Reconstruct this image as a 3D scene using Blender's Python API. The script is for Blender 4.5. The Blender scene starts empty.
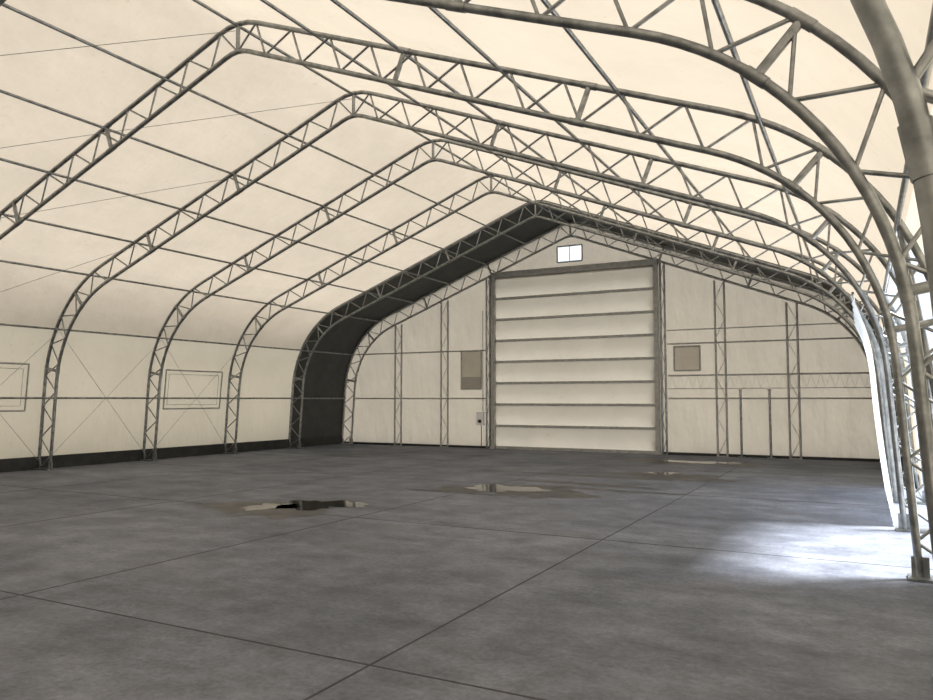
import bpy, math, random
from mathutils import Vector
random.seed(4)
sc=bpy.context.scene
try:
    sc.view_settings.view_transform='Standard'; sc.view_settings.look='None'
    sc.view_settings.exposure=0; sc.view_settings.gamma=1
except Exception as e: print(e)
C=-7.95; YB=21.98; SP=2.823; DEP=0.42
YS=[YB-SP*i for i in range(11)]; YF=YS[-1]
# ---------------- materials
def nt(name):
    m=bpy.data.materials.new(name); m.use_nodes=True
    t=m.node_tree; t.nodes.clear(); return m,t
def N(t,ty,**k):
    n=t.nodes.new(ty)
    for a,b in k.items():
        if a in n.inputs: n.inputs[a].default_value=b
        else: setattr(n,a,b)
    return n
def ramp(t,fac,a,b,p0=0.35,p1=0.65):
    r=N(t,'ShaderNodeValToRGB'); r.color_ramp.elements[0].position=p0; r.color_ramp.elements[1].position=p1
    r.color_ramp.elements[0].color=(*a,1); r.color_ramp.elements[1].color=(*b,1)
    t.links.new(fac,r.inputs['Fac']); return r.outputs['Color']
def noise(t,scale,detail=4,vec=None,rough=.55):
    n=N(t,'ShaderNodeTexNoise'); n.inputs['Scale'].default_value=scale; n.inputs['Detail'].default_value=detail
    n.inputs['Roughness'].default_value=rough
    if vec is not None: t.links.new(vec,n.inputs['Vector'])
    return n.outputs['Fac']
def principled(name,a,b,scale=4,rough=.5,metal=0,bump=0.0,bscale=30):
    m,t=nt(name); o=N(t,'ShaderNodeOutputMaterial'); p=N(t,'ShaderNodeBsdfPrincipled')
    tc=N(t,'ShaderNodeTexCoord').outputs['Object']
    t.links.new(ramp(t,noise(t,scale,5,tc),a,b),p.inputs['Base Color'])
    p.inputs['Roughness'].default_value=rough; p.inputs['Metallic'].default_value=metal
    if bump:
        bn=N(t,'ShaderNodeBump'); bn.inputs['Strength'].default_value=bump; bn.inputs['Distance'].default_value=.02
        t.links.new(noise(t,bscale,4,tc),bn.inputs['Height']); t.links.new(bn.outputs[0],p.inputs['Normal'])
    t.links.new(p.outputs[0],o.inputs['Surface']); return m
def fabric(name,refl,trans,mix=.5,wr=.35):
    m,t=nt(name); o=N(t,'ShaderNodeOutputMaterial')
    tc=N(t,'ShaderNodeTexCoord').outputs['Object']
    n1=noise(t,.8,7,tc,.62); n2=noise(t,7,7,tc,.72)
    d=N(t,'ShaderNodeBsdfDiffuse'); r=N(t,'ShaderNodeBsdfTranslucent'); x=N(t,'ShaderNodeMixShader'); x.inputs[0].default_value=mix
    sp=ramp(t,n2,(.84,.82,.78),(1,1,1),.27,.40)
    def mul(c,lo):
        a=ramp(t,n1,tuple(v*lo for v in c),c)
        mm=N(t,'ShaderNodeMix'); mm.data_type='RGBA'; mm.blend_type='MULTIPLY'; mm.inputs[0].default_value=1
        t.links.new(a,mm.inputs[6]); t.links.new(sp,mm.inputs[7]); return mm.outputs[2]
    t.links.new(mul(refl,.93),d.inputs['Color']); t.links.new(mul(trans,.92),r.inputs['Color'])
    bn=N(t,'ShaderNodeBump'); bn.inputs['Strength'].default_value=wr; bn.inputs['Distance'].default_value=.1
    mp=N(t,'ShaderNodeMapping'); mp.inputs['Scale'].default_value=(1.8,1.8,.7); mp.inputs['Rotation'].default_value=(.1,.12,.2); t.links.new(tc,mp.inputs['Vector'])
    t.links.new(noise(t,1.1,3,mp.outputs[0]),bn.inputs['Height']); t.links.new(bn.outputs[0],d.inputs['Normal']); t.links.new(bn.outputs[0],r.inputs['Normal'])
    t.links.new(d.outputs[0],x.inputs[1]); t.links.new(r.outputs[0],x.inputs[2]); t.links.new(x.outputs[0],o.inputs['Surface'])
    return m
M_roof=fabric('roof_fabric',(.78,.705,.58),(.272,.229,.176))
M_wall=fabric('wall_fabric',(.77,.695,.57),(.41,.355,.27))
M_end=fabric('end_fabric',(.73,.66,.545),(.24,.21,.168),wr=.6)
M_door=fabric('door_fabric',(.78,.72,.62),(.235,.21,.17))
M_curt=fabric('white_tarp',(.85,.87,.9),(.8,.85,.92),.6,.3)
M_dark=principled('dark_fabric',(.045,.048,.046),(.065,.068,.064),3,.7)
M_steel=principled('galvanized_steel',(.20,.21,.21),(.38,.39,.39),9,.34,.88)
M_steelL=principled('light_galvanized_steel',(.34,.34,.33),(.46,.46,.44),8,.5,.3)
M_black=principled('black_plastic',(.012,.014,.014),(.03,.03,.03),5,.6)
M_white=principled('white_plastic',(.85,.86,.88),(.9,.91,.93),5,.4)
M_joint=principled('joint_filler',(.025,.025,.03),(.05,.05,.055),6,.8)
M_ground=principled('outdoor_gravel',(.45,.45,.44),(.58,.58,.56),3,.9)
def concrete():
    m,t=nt('concrete_floor'); o=N(t,'ShaderNodeOutputMaterial'); p=N(t,'ShaderNodeBsdfPrincipled')
    tc=N(t,'ShaderNodeTexCoord').outputs['Object']
    c1=ramp(t,noise(t,.3,7,tc,.62),(.14,.155,.188),(.245,.262,.305),.33,.66)
    c2=ramp(t,noise(t,2.2,9,tc,.72),(.52,.52,.54),(1.18,1.18,1.18),.3,.7)
    c3=ramp(t,noise(t,24,8,tc,.75),(.68,.68,.68),(1.16,1.16,1.16),.3,.7)
    mp=N(t,'ShaderNodeMapping'); mp.inputs['Scale'].default_value=(.8,2.0,1); mp.inputs['Rotation'].default_value=(0,0,.35); t.links.new(tc,mp.inputs['Vector'])
    c4=ramp(t,noise(t,1.1,8,mp.outputs[0],.7),(.78,.78,.78),(1.08,1.08,1.08),.36,.6)
    def mul(a,b):
        mm=N(t,'ShaderNodeMix'); mm.data_type='RGBA'; mm.blend_type='MULTIPLY'; mm.inputs[0].default_value=1
        t.links.new(a,mm.inputs[6]); t.links.new(b,mm.inputs[7]); return mm.outputs[2]
    t.links.new(mul(mul(mul(c1,c2),c3),c4),p.inputs['Base Color'])
    r=ramp(t,noise(t,1.1,5,tc),(.6,.6,.6),(.85,.85,.85)); t.links.new(r,p.inputs['Roughness'])
    p.inputs['Specular IOR Level'].default_value=.22
    bn=N(t,'ShaderNodeBump'); bn.inputs['Strength'].default_value=.25; bn.inputs['Distance'].default_value=.01
    t.links.new(noise(t,25,6,tc,.7),bn.inputs['Height']); t.links.new(bn.outputs[0],p.inputs['Normal'])
    t.links.new(p.outputs[0],o.inputs['Surface']); return m
M_floor=concrete()
M_damp=principled('damp_concrete',(.025,.026,.028),(.075,.075,.078),2.5,.5)
M_water=principled('puddle_water',(.02,.02,.02),(.035,.033,.03),3,.06)
# ---------------- geometry helper
class G:
    def __init__(s): s.v=[];s.f=[];s.m=[];s.sm=[]
    def add(s,vs,fs,mi=0,smooth=False):
        b=len(s.v); s.v+= [tuple(v) for v in vs]
        for f in fs: s.f.append([b+i for i in f]); s.m.append(mi); s.sm.append(smooth)
    def tube(s,pts,r,n=8,mi=0,cap=True):
        pts=[Vector(p) for p in pts]; vs=[];L=len(pts)
        t0=(pts[1]-pts[0]).normalized()
        ref=Vector((0,1,0)) if abs(t0.y)<.9 else Vector((0,0,1))
        u=(ref-ref.dot(t0)*t0).normalized()
        for i,p in enumerate(pts):
            if i==0: t=t0
            elif i==L-1: t=(pts[-1]-pts[-2]).normalized()
            else: t=((pts[i]-pts[i-1]).normalized()+(pts[i+1]-pts[i]).normalized()).normalized()
            u=(u-u.dot(t)*t).normalized(); w=t.cross(u)
            for k in range(n):
                a=2*math.pi*k/n; vs.append(p+r*(math.cos(a)*u+math.sin(a)*w))
        fs=[]
        for i in range(L-1):
            for k in range(n):
                fs.append([i*n+k,i*n+(k+1)%n,(i+1)*n+(k+1)%n,(i+1)*n+k])
        s.add(vs,fs,mi,True)
        if cap: s.add(vs[:n],[list(range(n))[::-1]],mi); s.add(vs[-n:],[list(range(n))],mi)
    def box(s,a,b,mi=0):
        x0,y0,z0=a;x1,y1,z1=b
        vs=[(x0,y0,z0),(x1,y0,z0),(x1,y1,z0),(x0,y1,z0),(x0,y0,z1),(x1,y0,z1),(x1,y1,z1),(x0,y1,z1)]
        s.add(vs,[[0,3,2,1],[4,5,6,7],[0,1,5,4],[1,2,6,5],[2,3,7,6],[3,0,4,7]],mi)
    def mesh(s,name,mats):
        me=bpy.data.meshes.new(name); me.from_pydata(s.v,[],s.f)
        for m in mats: me.materials.append(m)
        me.polygons.foreach_set('material_index',s.m); me.polygons.foreach_set('use_smooth',s.sm); me.update(); return me
    def obj(s,name,mats,loc=(0,0,0),parent=None):
        o=bpy.data.objects.new(name,s.mesh(name,mats)); o.location=loc; sc.collection.objects.link(o)
        if parent: o.parent=parent
        return o
# ---------------- profile
HB=8.77; AP=7.17; SL=.388; KR=2.9; AR=1.0
def fillet(P,A,B,R,n=14):
    A=Vector(A);B=Vector(B);P=Vector(P)
    a=(A-P).normalized(); b=(B-P).normalized(); ang=a.angle(b); tl=R/math.tan(ang/2)
    c=P+(a+b).normalized()*(R/math.sin(ang/2)); p0=P+a*tl; p1=P+b*tl
    v0=p0-c; v1=p1-c; th=v0.angle(v1); out=[]
    for i in range(n+1):
        k=i/n; out.append(c+(v0*math.sin((1-k)*th)+v1*math.sin(k*th))/math.sin(th))
    return out
kz=(AP-SL*HB)/(1-SL*.065); kx=HB-.065*kz
pl=[Vector((-HB,0))]+fillet((-kx,kz),(-HB,0),(0,AP),KR)+fillet((0,AP),(-kx,kz),(kx,kz),AR)+fillet((kx,kz),(0,AP),(HB,0),KR)+[Vector((HB,0))]
cum=[0]
for i in range(1,len(pl)): cum.append(cum[-1]+(pl[i]-pl[i-1]).length)
TOT=cum[-1]
def P(s):
    s=max(0,min(TOT,s))
    for i in range(1,len(cum)):
        if s<=cum[i]+1e-9:
            k=(s-cum[i-1])/(cum[i]-cum[i-1]); return pl[i-1].lerp(pl[i],k)
    return pl[-1]
def Nn(s):
    d=(P(s+.06)-P(s-.06)).normalized(); return Vector((-d.y,d.x))
def at(s,off,y=0):
    p=P(s)-Nn(s)*off; return Vector((C+p.x,y,p.y))
NS=132
SS=[TOT*i/NS for i in range(NS+1)]
def s_of_z(z):
    s=0
    while P(s).y<z: s+=.01
    return s
def s_of_x(x):
    s=0
    while P(s).x<x: s+=.01
    return s
# ---------------- truss
g=G()
g.tube([at(s,0) for s in SS],.036,12); g.tube([at(s,DEP) for s in SS],.036,12)
npan=70
for i in range(npan):
    a=TOT*i/npan; b=TOT*(i+1)/npan
    if i%2==0: g.tube([at(a,0),at(b,DEP)],.016,6,0,False)
    else: g.tube([at(a,DEP),at(b,0)],.016,6,0,False)
for s in (s_of_z(2.3),s_of_x(-7.68),s_of_x(-5.35),s_of_x(-2.9)):
    for q in {s,TOT-s}:
        g.tube([at(q,0),at(q,DEP)],.034,8)
        for off in (0,DEP):
            g.tube([at(q-.09,off),at(q+.09,off)],.042,12)
g.tube([at(TOT/2,0),at(TOT/2,DEP)],.03,8)
for sx in (-1,1):
    q=0 if sx<0 else TOT
    a=at(q,0); b=at(q,DEP); x0,x1=sorted((a.x,b.x))
    g.box((x0-.1,-.12,0),(x1+.1,.12,.025))
    g.box((x0-.07,-.02,.02),(x0+.07,.02,.2)); g.box((x1-.07,-.02,.02),(x1+.07,.02,.2))
tm=g.mesh('truss_arch',[M_steel])
tmL=tm.copy(); tmL.materials.clear(); tmL.materials.append(M_steelL)
for i,y in enumerate(YS):
    o=bpy.data.objects.new('truss_arch',tmL if i==0 else tm); o.location=(-.085 if i==7 else 0,y,0); sc.collection.objects.link(o)
# ---------------- shell
FO=-.055
def strip(g,s0,s1,y0,y1,mi=0,ns=None):
    ns=ns or max(2,int((s1-s0)/.2)); ny=max(1,int((y1-y0)/.7)); vs=[];fs=[]
    for j in range(ny+1):
        y=y0+(y1-y0)*j/ny
        for i in range(ns+1): vs.append(at(s0+(s1-s0)*i/ns,FO,y))
    for j in range(ny):
        for i in range(ns): fs.append([j*(ns+1)+i,(j+1)*(ns+1)+i,(j+1)*(ns+1)+i+1,j*(ns+1)+i+1])
    g.add(vs,fs,mi,True)
sE=s_of_z(3.2); Y4=YS[1]
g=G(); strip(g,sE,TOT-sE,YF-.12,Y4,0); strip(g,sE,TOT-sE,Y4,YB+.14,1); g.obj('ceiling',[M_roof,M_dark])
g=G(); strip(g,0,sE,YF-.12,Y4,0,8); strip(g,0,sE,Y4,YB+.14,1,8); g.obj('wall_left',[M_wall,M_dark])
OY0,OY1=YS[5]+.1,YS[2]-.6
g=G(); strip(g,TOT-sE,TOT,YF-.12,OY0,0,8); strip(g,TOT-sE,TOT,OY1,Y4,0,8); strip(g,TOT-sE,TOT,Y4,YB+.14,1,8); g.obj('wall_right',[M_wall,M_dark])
g=G()
for y in (OY0,OY1): g.tube([at(TOT-.001,-.0,y),at(TOT-sE,-.0,y)],.03)
g.tube([at(TOT-sE,.0,OY0),at(TOT-sE,.0,OY1)],.03); g.obj('side_opening_frame',[M_steel])
# tarp curtain hung along the inside of the legs beside the opening
g=G(); cy0,cy1=YS[4]+.25,YS[2]-.5; ny=70; ns=14; vs=[];fs=[]
for j in range(ny+1):
    y=cy0+(cy1-cy0)*j/ny
    for i in range(ns+1):
        k=i/ns; s=TOT-.05-(sE-.05)*k
        fold=.022*math.sin(y*7.5+.6*math.sin(k*3))*(1-.6*k)+.05*math.sin(math.pi*k)
        vs.append(at(s,DEP+.09+fold,y))
for j in range(ny):
    for i in range(ns): fs.append([j*(ns+1)+i,(j+1)*(ns+1)+i,(j+1)*(ns+1)+i+1,j*(ns+1)+i+1])
g.add(vs,fs,0,True); g.tube([at(TOT-sE,DEP+.07,cy0-.1),at(TOT-sE,DEP+.07,cy1+.1)],.018,8,1)
g.obj('tarp_curtain',[M_curt,M_steel])
# end walls
def topz(x):
    o=abs(x-C)
    lo,hi=0,TOT/2
    for _ in range(40):
        m=(lo+hi)/2
        if -P(m).x>o: lo=m
        else: hi=m
    return P(lo).y
def endwall(name,y,mat,hole,vent=None):
    g=G(); E=HB+.05; xs=[C-E+2*E*i/120 for i in range(121)]
    if hole: xs=sorted(xs+[hole[0],hole[1],vent[0],vent[1]])
    tz=lambda x: topz(C+(x-C)*HB/E)+.06
    def seg(a,b,f0,f1,nz):
        for k in range(nz):
            q=lambda x,k: f0(x)+(f1(x)-f0(x))*k/nz
            g.add([(a,y,q(a,k)),(b,y,q(b,k)),(b,y,q(b,k+1)),(a,y,q(a,k+1))],[[0,1,2,3]],0,True)
    for a,b in zip(xs[:-1],xs[1:]):
        if b-a<1e-5: continue
        inh=hole and a>=hole[0]-1e-6 and b<=hole[1]+1e-6
        if inh and a>=vent[0]-1e-6 and b<=vent[1]+1e-6:
            seg(a,b,lambda x:hole[2],lambda x:vent[2],1); seg(a,b,lambda x:vent[3],tz,2)
        else: seg(a,b,lambda x:(hole[2] if inh else 0),tz,6)
    g.obj(name,[mat])
DX0,DX1,DZ=-10.62,-5.31,5.70
VENT=(-8.42,-7.6,5.9,6.4)
endwall('wall_back',YB+.1,M_end,(DX0,DX1,DZ),VENT)
endwall('wall_front',YF-.1,M_end,None)
# floor
g=G(); g.box((C-HB-.3,YF-.4,-.2),(C+HB+.3,YB+.4,0)); g.obj('floor',[M_floor])
g=G(); g.box((-120,-120,-.3),(120,120,-.06)); g.obj('ground_outside',[M_ground])
g=G()
for x in (.79,-2.68,-6.15,-9.62,-13.1):
    for k in range(29):
        if YF+k<YB: g.box((x-.009,YF+k,0),(x+.009,min(YF+k+1,YB),.0015))
for y in (-5.3,-.74,3.82,8.38,12.94,17.5): g.box((C-HB,y-.009,0),(C+HB,y+.009,.0016))
g.obj('floor_joint_lines',[M_joint])
def puddle(g,cx,cy,rx,ry,z,mi,seed,n=90,rough=.5):
    random.seed(seed); ph=[random.random()*6.28 for _ in range(6)]
    vs=[(cx,cy,z)]
    for k in range(n):
        a=2*math.pi*k/n; r=1+rough*(.4*math.sin(2*a+ph[0])+.35*math.sin(3*a+ph[1])+.25*math.sin(5*a+ph[2])+.2*math.sin(9*a+ph[3])+.12*math.sin(15*a+ph[4]))
        vs.append((cx+rx*r*math.cos(a),cy+ry*r*math.sin(a),z))
    g.add(vs,[[0,1+k,1+(k+1)%n] for k in range(n)],mi)
for spec in [[(-7.65,8.65,.85,1.05,0,21),(-7.35,9.1,.6,.5,1,2),(-7.85,8.6,.35,.35,1,31)],
             [(-5.4,12.2,1.1,1.0,0,3),(-5.75,12.3,.6,.55,1,4),(-4.2,12.95,1.2,.14,0,9),(-4.7,13.7,1.2,.22,0,12),(-6.3,11.4,.9,.08,0,41)],
             [(-3.7,15.9,1.4,.6,0,5),(-3.9,16.4,.35,.25,1,6),(-5.2,15.2,1.7,.18,0,17)],
             [(-4.1,19.5,1.5,.9,0,7),(-3.8,19.7,.8,.4,1,8)],
             [(-12.9,17.3,.6,.35,0,14)]]:
    g=G()
    for j,(cx,cy,rx,ry,mi,sd) in enumerate(spec): puddle(g,cx,cy,rx,ry,.002+.0002*j if mi==0 else .004,mi,sd)
    g.obj('puddle',[M_damp,M_water])
# purlins
g=G()
sl=[s_of_x(-o) for o in (7.15,5.7,4.3,2.9,1.5)]+[sE,s_of_z(1.62)]
ss=sl+[TOT-s for s in sl]+[TOT/2]
for s in ss:
    if s==TOT-sl[-1]:
        g.tube([at(s,.03,YF),at(s,.03,OY0)],.024); g.tube([at(s,.03,OY1),at(s,.03,YB)],.024)
    else: g.tube([at(s,.03,YF),at(s,.03,YB)],.024)
g.obj('roof_purlin_framework',[M_steel])
# cables
g=G()
seq=[sE,sl[1],sl[3],TOT/2]
for i in (4,5):
    y1,y0=YS[i],YS[i+1]
    for a,b in zip(seq[:-1],seq[1:]):
        q0,q1=a,b
        g.tube([at(q0,.1,y0),at(q1,.1,y1)],.0045,5)
for i in (2,3,4):
    y1,y0=YS[i],YS[i+1]
    g.tube([at(.1,.12,y0),at(sE,.12,y1)],.005,5); g.tube([at(.1,.14,y1),at(sE,.14,y0)],.005,5)
g.obj('bracing_cables',[M_steel])
# skirt
g=G()
for i in range(len(YS)-1):
    y1,y0=YS[i],YS[i+1]
    g.box((C-HB-.02,y0+.01,0),(C-HB+.035,y1-.01,.29))
g.obj('baseboard_left',[M_black])
g=G()
for a,b in ((YF,OY0),(OY1,YB)): g.box((C+HB-.03,a,0),(C+HB+.02,b,.2))
g.obj('baseboard_right',[M_black])
g=G(); g.box((C-HB+.1,YB+.0,0),(DX0-.1,YB+.08,.07)); g.box((DX1+.1,YB+.0,0),(C+HB-.1,YB+.08,.07)); g.obj('baseboard_back',[M_black])
# left windows (vinyl patches welded in the wall, seen as double outlines)
def side_window(n,y0,y1,z0,z1):
    g=G()
    def pt(z,y,off=0):
        s=s_of_z(z); return at(s,off,y)
    a,b,c,d=pt(z0,y0,-.02),pt(z0,y1,-.02),pt(z1,y1,-.02),pt(z1,y0,-.02)
    for p,q in ((a,b),(b,c),(c,d),(d,a)): g.tube([p,q],.02,6)
    e=.11
    a,b,c,d=pt(z0+e,y0+e,-.02),pt(z0+e,y1-e,-.02),pt(z1-e,y1-e,-.02),pt(z1-e,y0+e,-.02)
    for p,q in ((a,b),(b,c),(c,d),(d,a)): g.tube([p,q],.007,6)
    g.obj('window_%d'%n,[M_steelL])
side_window(1,14.05,16.04,1.33,2.38); side_window(2,8.3,10.28,1.33,2.38)
# ---------- door
g=G(); yd=YB+.02; nr=8; ph=(DZ-.2)/nr
for k in range(nr):
    z0=.05+k*ph; z1=z0+ph; vs=[];fs=[];m=8
    for j in range(m+1):
        z=z0+(z1-z0)*j/m; yy=yd+.06-.05*math.sin(math.pi*j/m)
        vs+=[(DX0,yy,z),(DX1,yy,z)]
    for j in range(m): fs.append([2*j,2*j+1,2*j+3,2*j+2])
    g.add(vs,fs,0,True)
    if k: g.box((DX0+.08,yd-.03,z0-.04),(DX1-.08,yd+.04,z0+.04),1)
g.add([(DX0,yd+.06,DZ-.2),(DX1,yd+.06,DZ-.2),(DX1,yd+.06,DZ+.03),(DX0,yd+.06,DZ+.03)],[[0,1,2,3]],2)
g.box((DX0+.08,yd-.05,0),(DX1-.08,yd+.05,.09),1)
g.box((DX0-.06,yd-.1,DZ-.14),(DX1+.06,YB+.13,DZ+.03),2)
for x in (DX0,DX1):
    g.box((x-.06,yd-.12,0),(x+.06,YB+.13,DZ+.03),2)
    g.box((x-.06,yd-.2,0),(x+.1,yd-.12,.05),2)
g.obj('door_1',[M_door,M_steelL,M_steelL])
# wind columns : ladder columns standing in the wall plane
def column(x,ztop,wd=.26,mat=M_steelL,name='wind_column'):
    g=G(); y=YB-.02
    g.tube([(x-wd/2,y,0),(x-wd/2,y,ztop)],.03)
    g.tube([(x+wd/2,y,0),(x+wd/2,y,ztop)],.03)
    n=int(ztop/.5)
    for i in range(n):
        a=i*ztop/n;b=(i+1)*ztop/n
        g.tube([(x+(wd/2 if i%2 else -wd/2),y,a),(x+(-wd/2 if i%2 else wd/2),y,b)],.011,6,0,False)
    g.box((x-wd/2-.03,y-.08,0),(x+wd/2+.03,y+.06,.02))
    g.obj(name,[mat])
for x in (-14.3,-12.45): column(x,topz(x)-.5)
for x in (-3.52,-1.65): column(x,topz(x)-.5)
for x in (DX0-.19,DX1+.19): column(x,topz(x)-.45,.12,M_steel)
for x in (-3.01,-2.26):
    g=G(); g.tube([(x,YB-.06,0),(x,YB-.06,1.85)],.032); g.tube([(x,YB-.06,1.85),(x,YB-.06,1.87)],.05); g.box((x-.09,YB-.14,0),(x+.09,YB+.0,.02)); g.obj('stub_post',[M_steel])
# girts
g=G()
def girt(x0,x1,z,r=.022,y=YB+.05): g.tube([(x0,y,z),(x1,y,z)],r,8)
xl=C-HB+.45; xr=C+HB-.45
for z in (1.62,3.2): girt(xl+.1,DX0-.3,z); girt(DX1+.3,xr-.1,z)
girt(DX1+.3,xr-.1,2.28); girt(DX1+.3,xr-.9,3.6,.016)
X0=DX1+.3;X1=xr-.1
girt(X0,X1,1.9,.01)
n=46
for i in range(n):
    a=X0+(X1-X0)*i/n;b=X0+(X1-X0)*(i+1)/n
    g.tube([(a,YB+.05,2.28 if i%2 else 1.9),(b,YB+.05,1.9 if i%2 else 2.28)],.0035,5,0,False)
g.obj('back_wall_girts',[M_steelL])
# end windows
M_meshg=principled('vent_mesh',(.42,.40,.35),(.48,.46,.40),20,.8)
M_plate=principled('window_vinyl_sheet',(.70,.65,.56),(.76,.71,.62),3,.35)
def end_window(n,x0,x1,z0,z1,mesh_z=None,mat=None,split=False,dy=.08):
    g=G(); y=YB+dy
    if split: g.add([(x0,y,z0),(x1,y,z0),(x1,y,z1),(x0,y,z1)],[[0,1,2,3]],1)
    else: g.box((x0,y-.01,z0),(x1,y+.01,z1),1)
    for a,b in (((x0,z0),(x1,z0)),((x1,z0),(x1,z1)),((x1,z1),(x0,z1)),((x0,z1),(x0,z0))):
        g.tube([(a[0],y-.02,a[1]),(b[0],y-.02,b[1])],.024,6)
    if split:
        g.tube([((x0+x1)/2,y-.02,z0),((x0+x1)/2,y-.02,z1)],.012,6)
    if mesh_z:
        g.box((x0,y-.03,mesh_z[0]),(x1,y-.015,mesh_z[1]),2)
    g.obj('window_%d'%n,[M_steelL,mat,M_meshg])
end_window(3,-11.85,-11.1,1.93,3.2,(1.93,2.33),M_plate); end_window(4,-4.83,-4.1,2.42,3.12,None,M_plate)
M_glass=fabric('gable_window_vinyl',(.85,.87,.9),(.48,.51,.55),.7,.05)
end_window(5,*VENT[:2],*VENT[2:],None,M_glass,True,.1)
# electrical box
g=G(); g.box((-11.2,YB-.12,.75),(-10.95,YB+.0,1.17),0); g.box((-11.12,YB-.14,.83),(-11.02,YB-.12,.93),1)
g.tube([(-11.06,YB-.03,.75),(-11.06,YB-.03,.05)],.012,6,1)
g.tube([(-11.0,YB-.03,1.17),(-11.0,YB-.03,4.5)],.01,6,1)
g.obj('electrical_box',[M_white,M_black])
# ---------------- camera & light
cam=bpy.data.cameras.new('camera'); co=bpy.data.objects.new('camera',cam); sc.collection.objects.link(co)
cam.sensor_width=36; cam.lens=749.3/933*36; cam.clip_end=500
co.location=(0,0,1.6); co.rotation_euler=(math.radians(90+3.747),0,math.radians(27.869)); sc.camera=co
w=bpy.data.worlds.new('sky'); sc.world=w; w.use_nodes=True; t=w.node_tree; t.nodes.clear()
o=N(t,'ShaderNodeOutputWorld'); b=N(t,'ShaderNodeBackground'); b.inputs['Color'].default_value=(.86,.93,1,1); b.inputs['Strength'].default_value=1.3
t.links.new(b.outputs[0],o.inputs['Surface'])
l=bpy.data.lights.new('sun','SUN'); l.energy=19; l.angle=math.radians(16); l.color=(.95,.97,1)
lo=bpy.data.objects.new('sun',l); sc.collection.objects.link(lo)
lo.rotation_euler=Vector((.88,.42,2.0)).to_track_quat('Z','Y').to_euler()
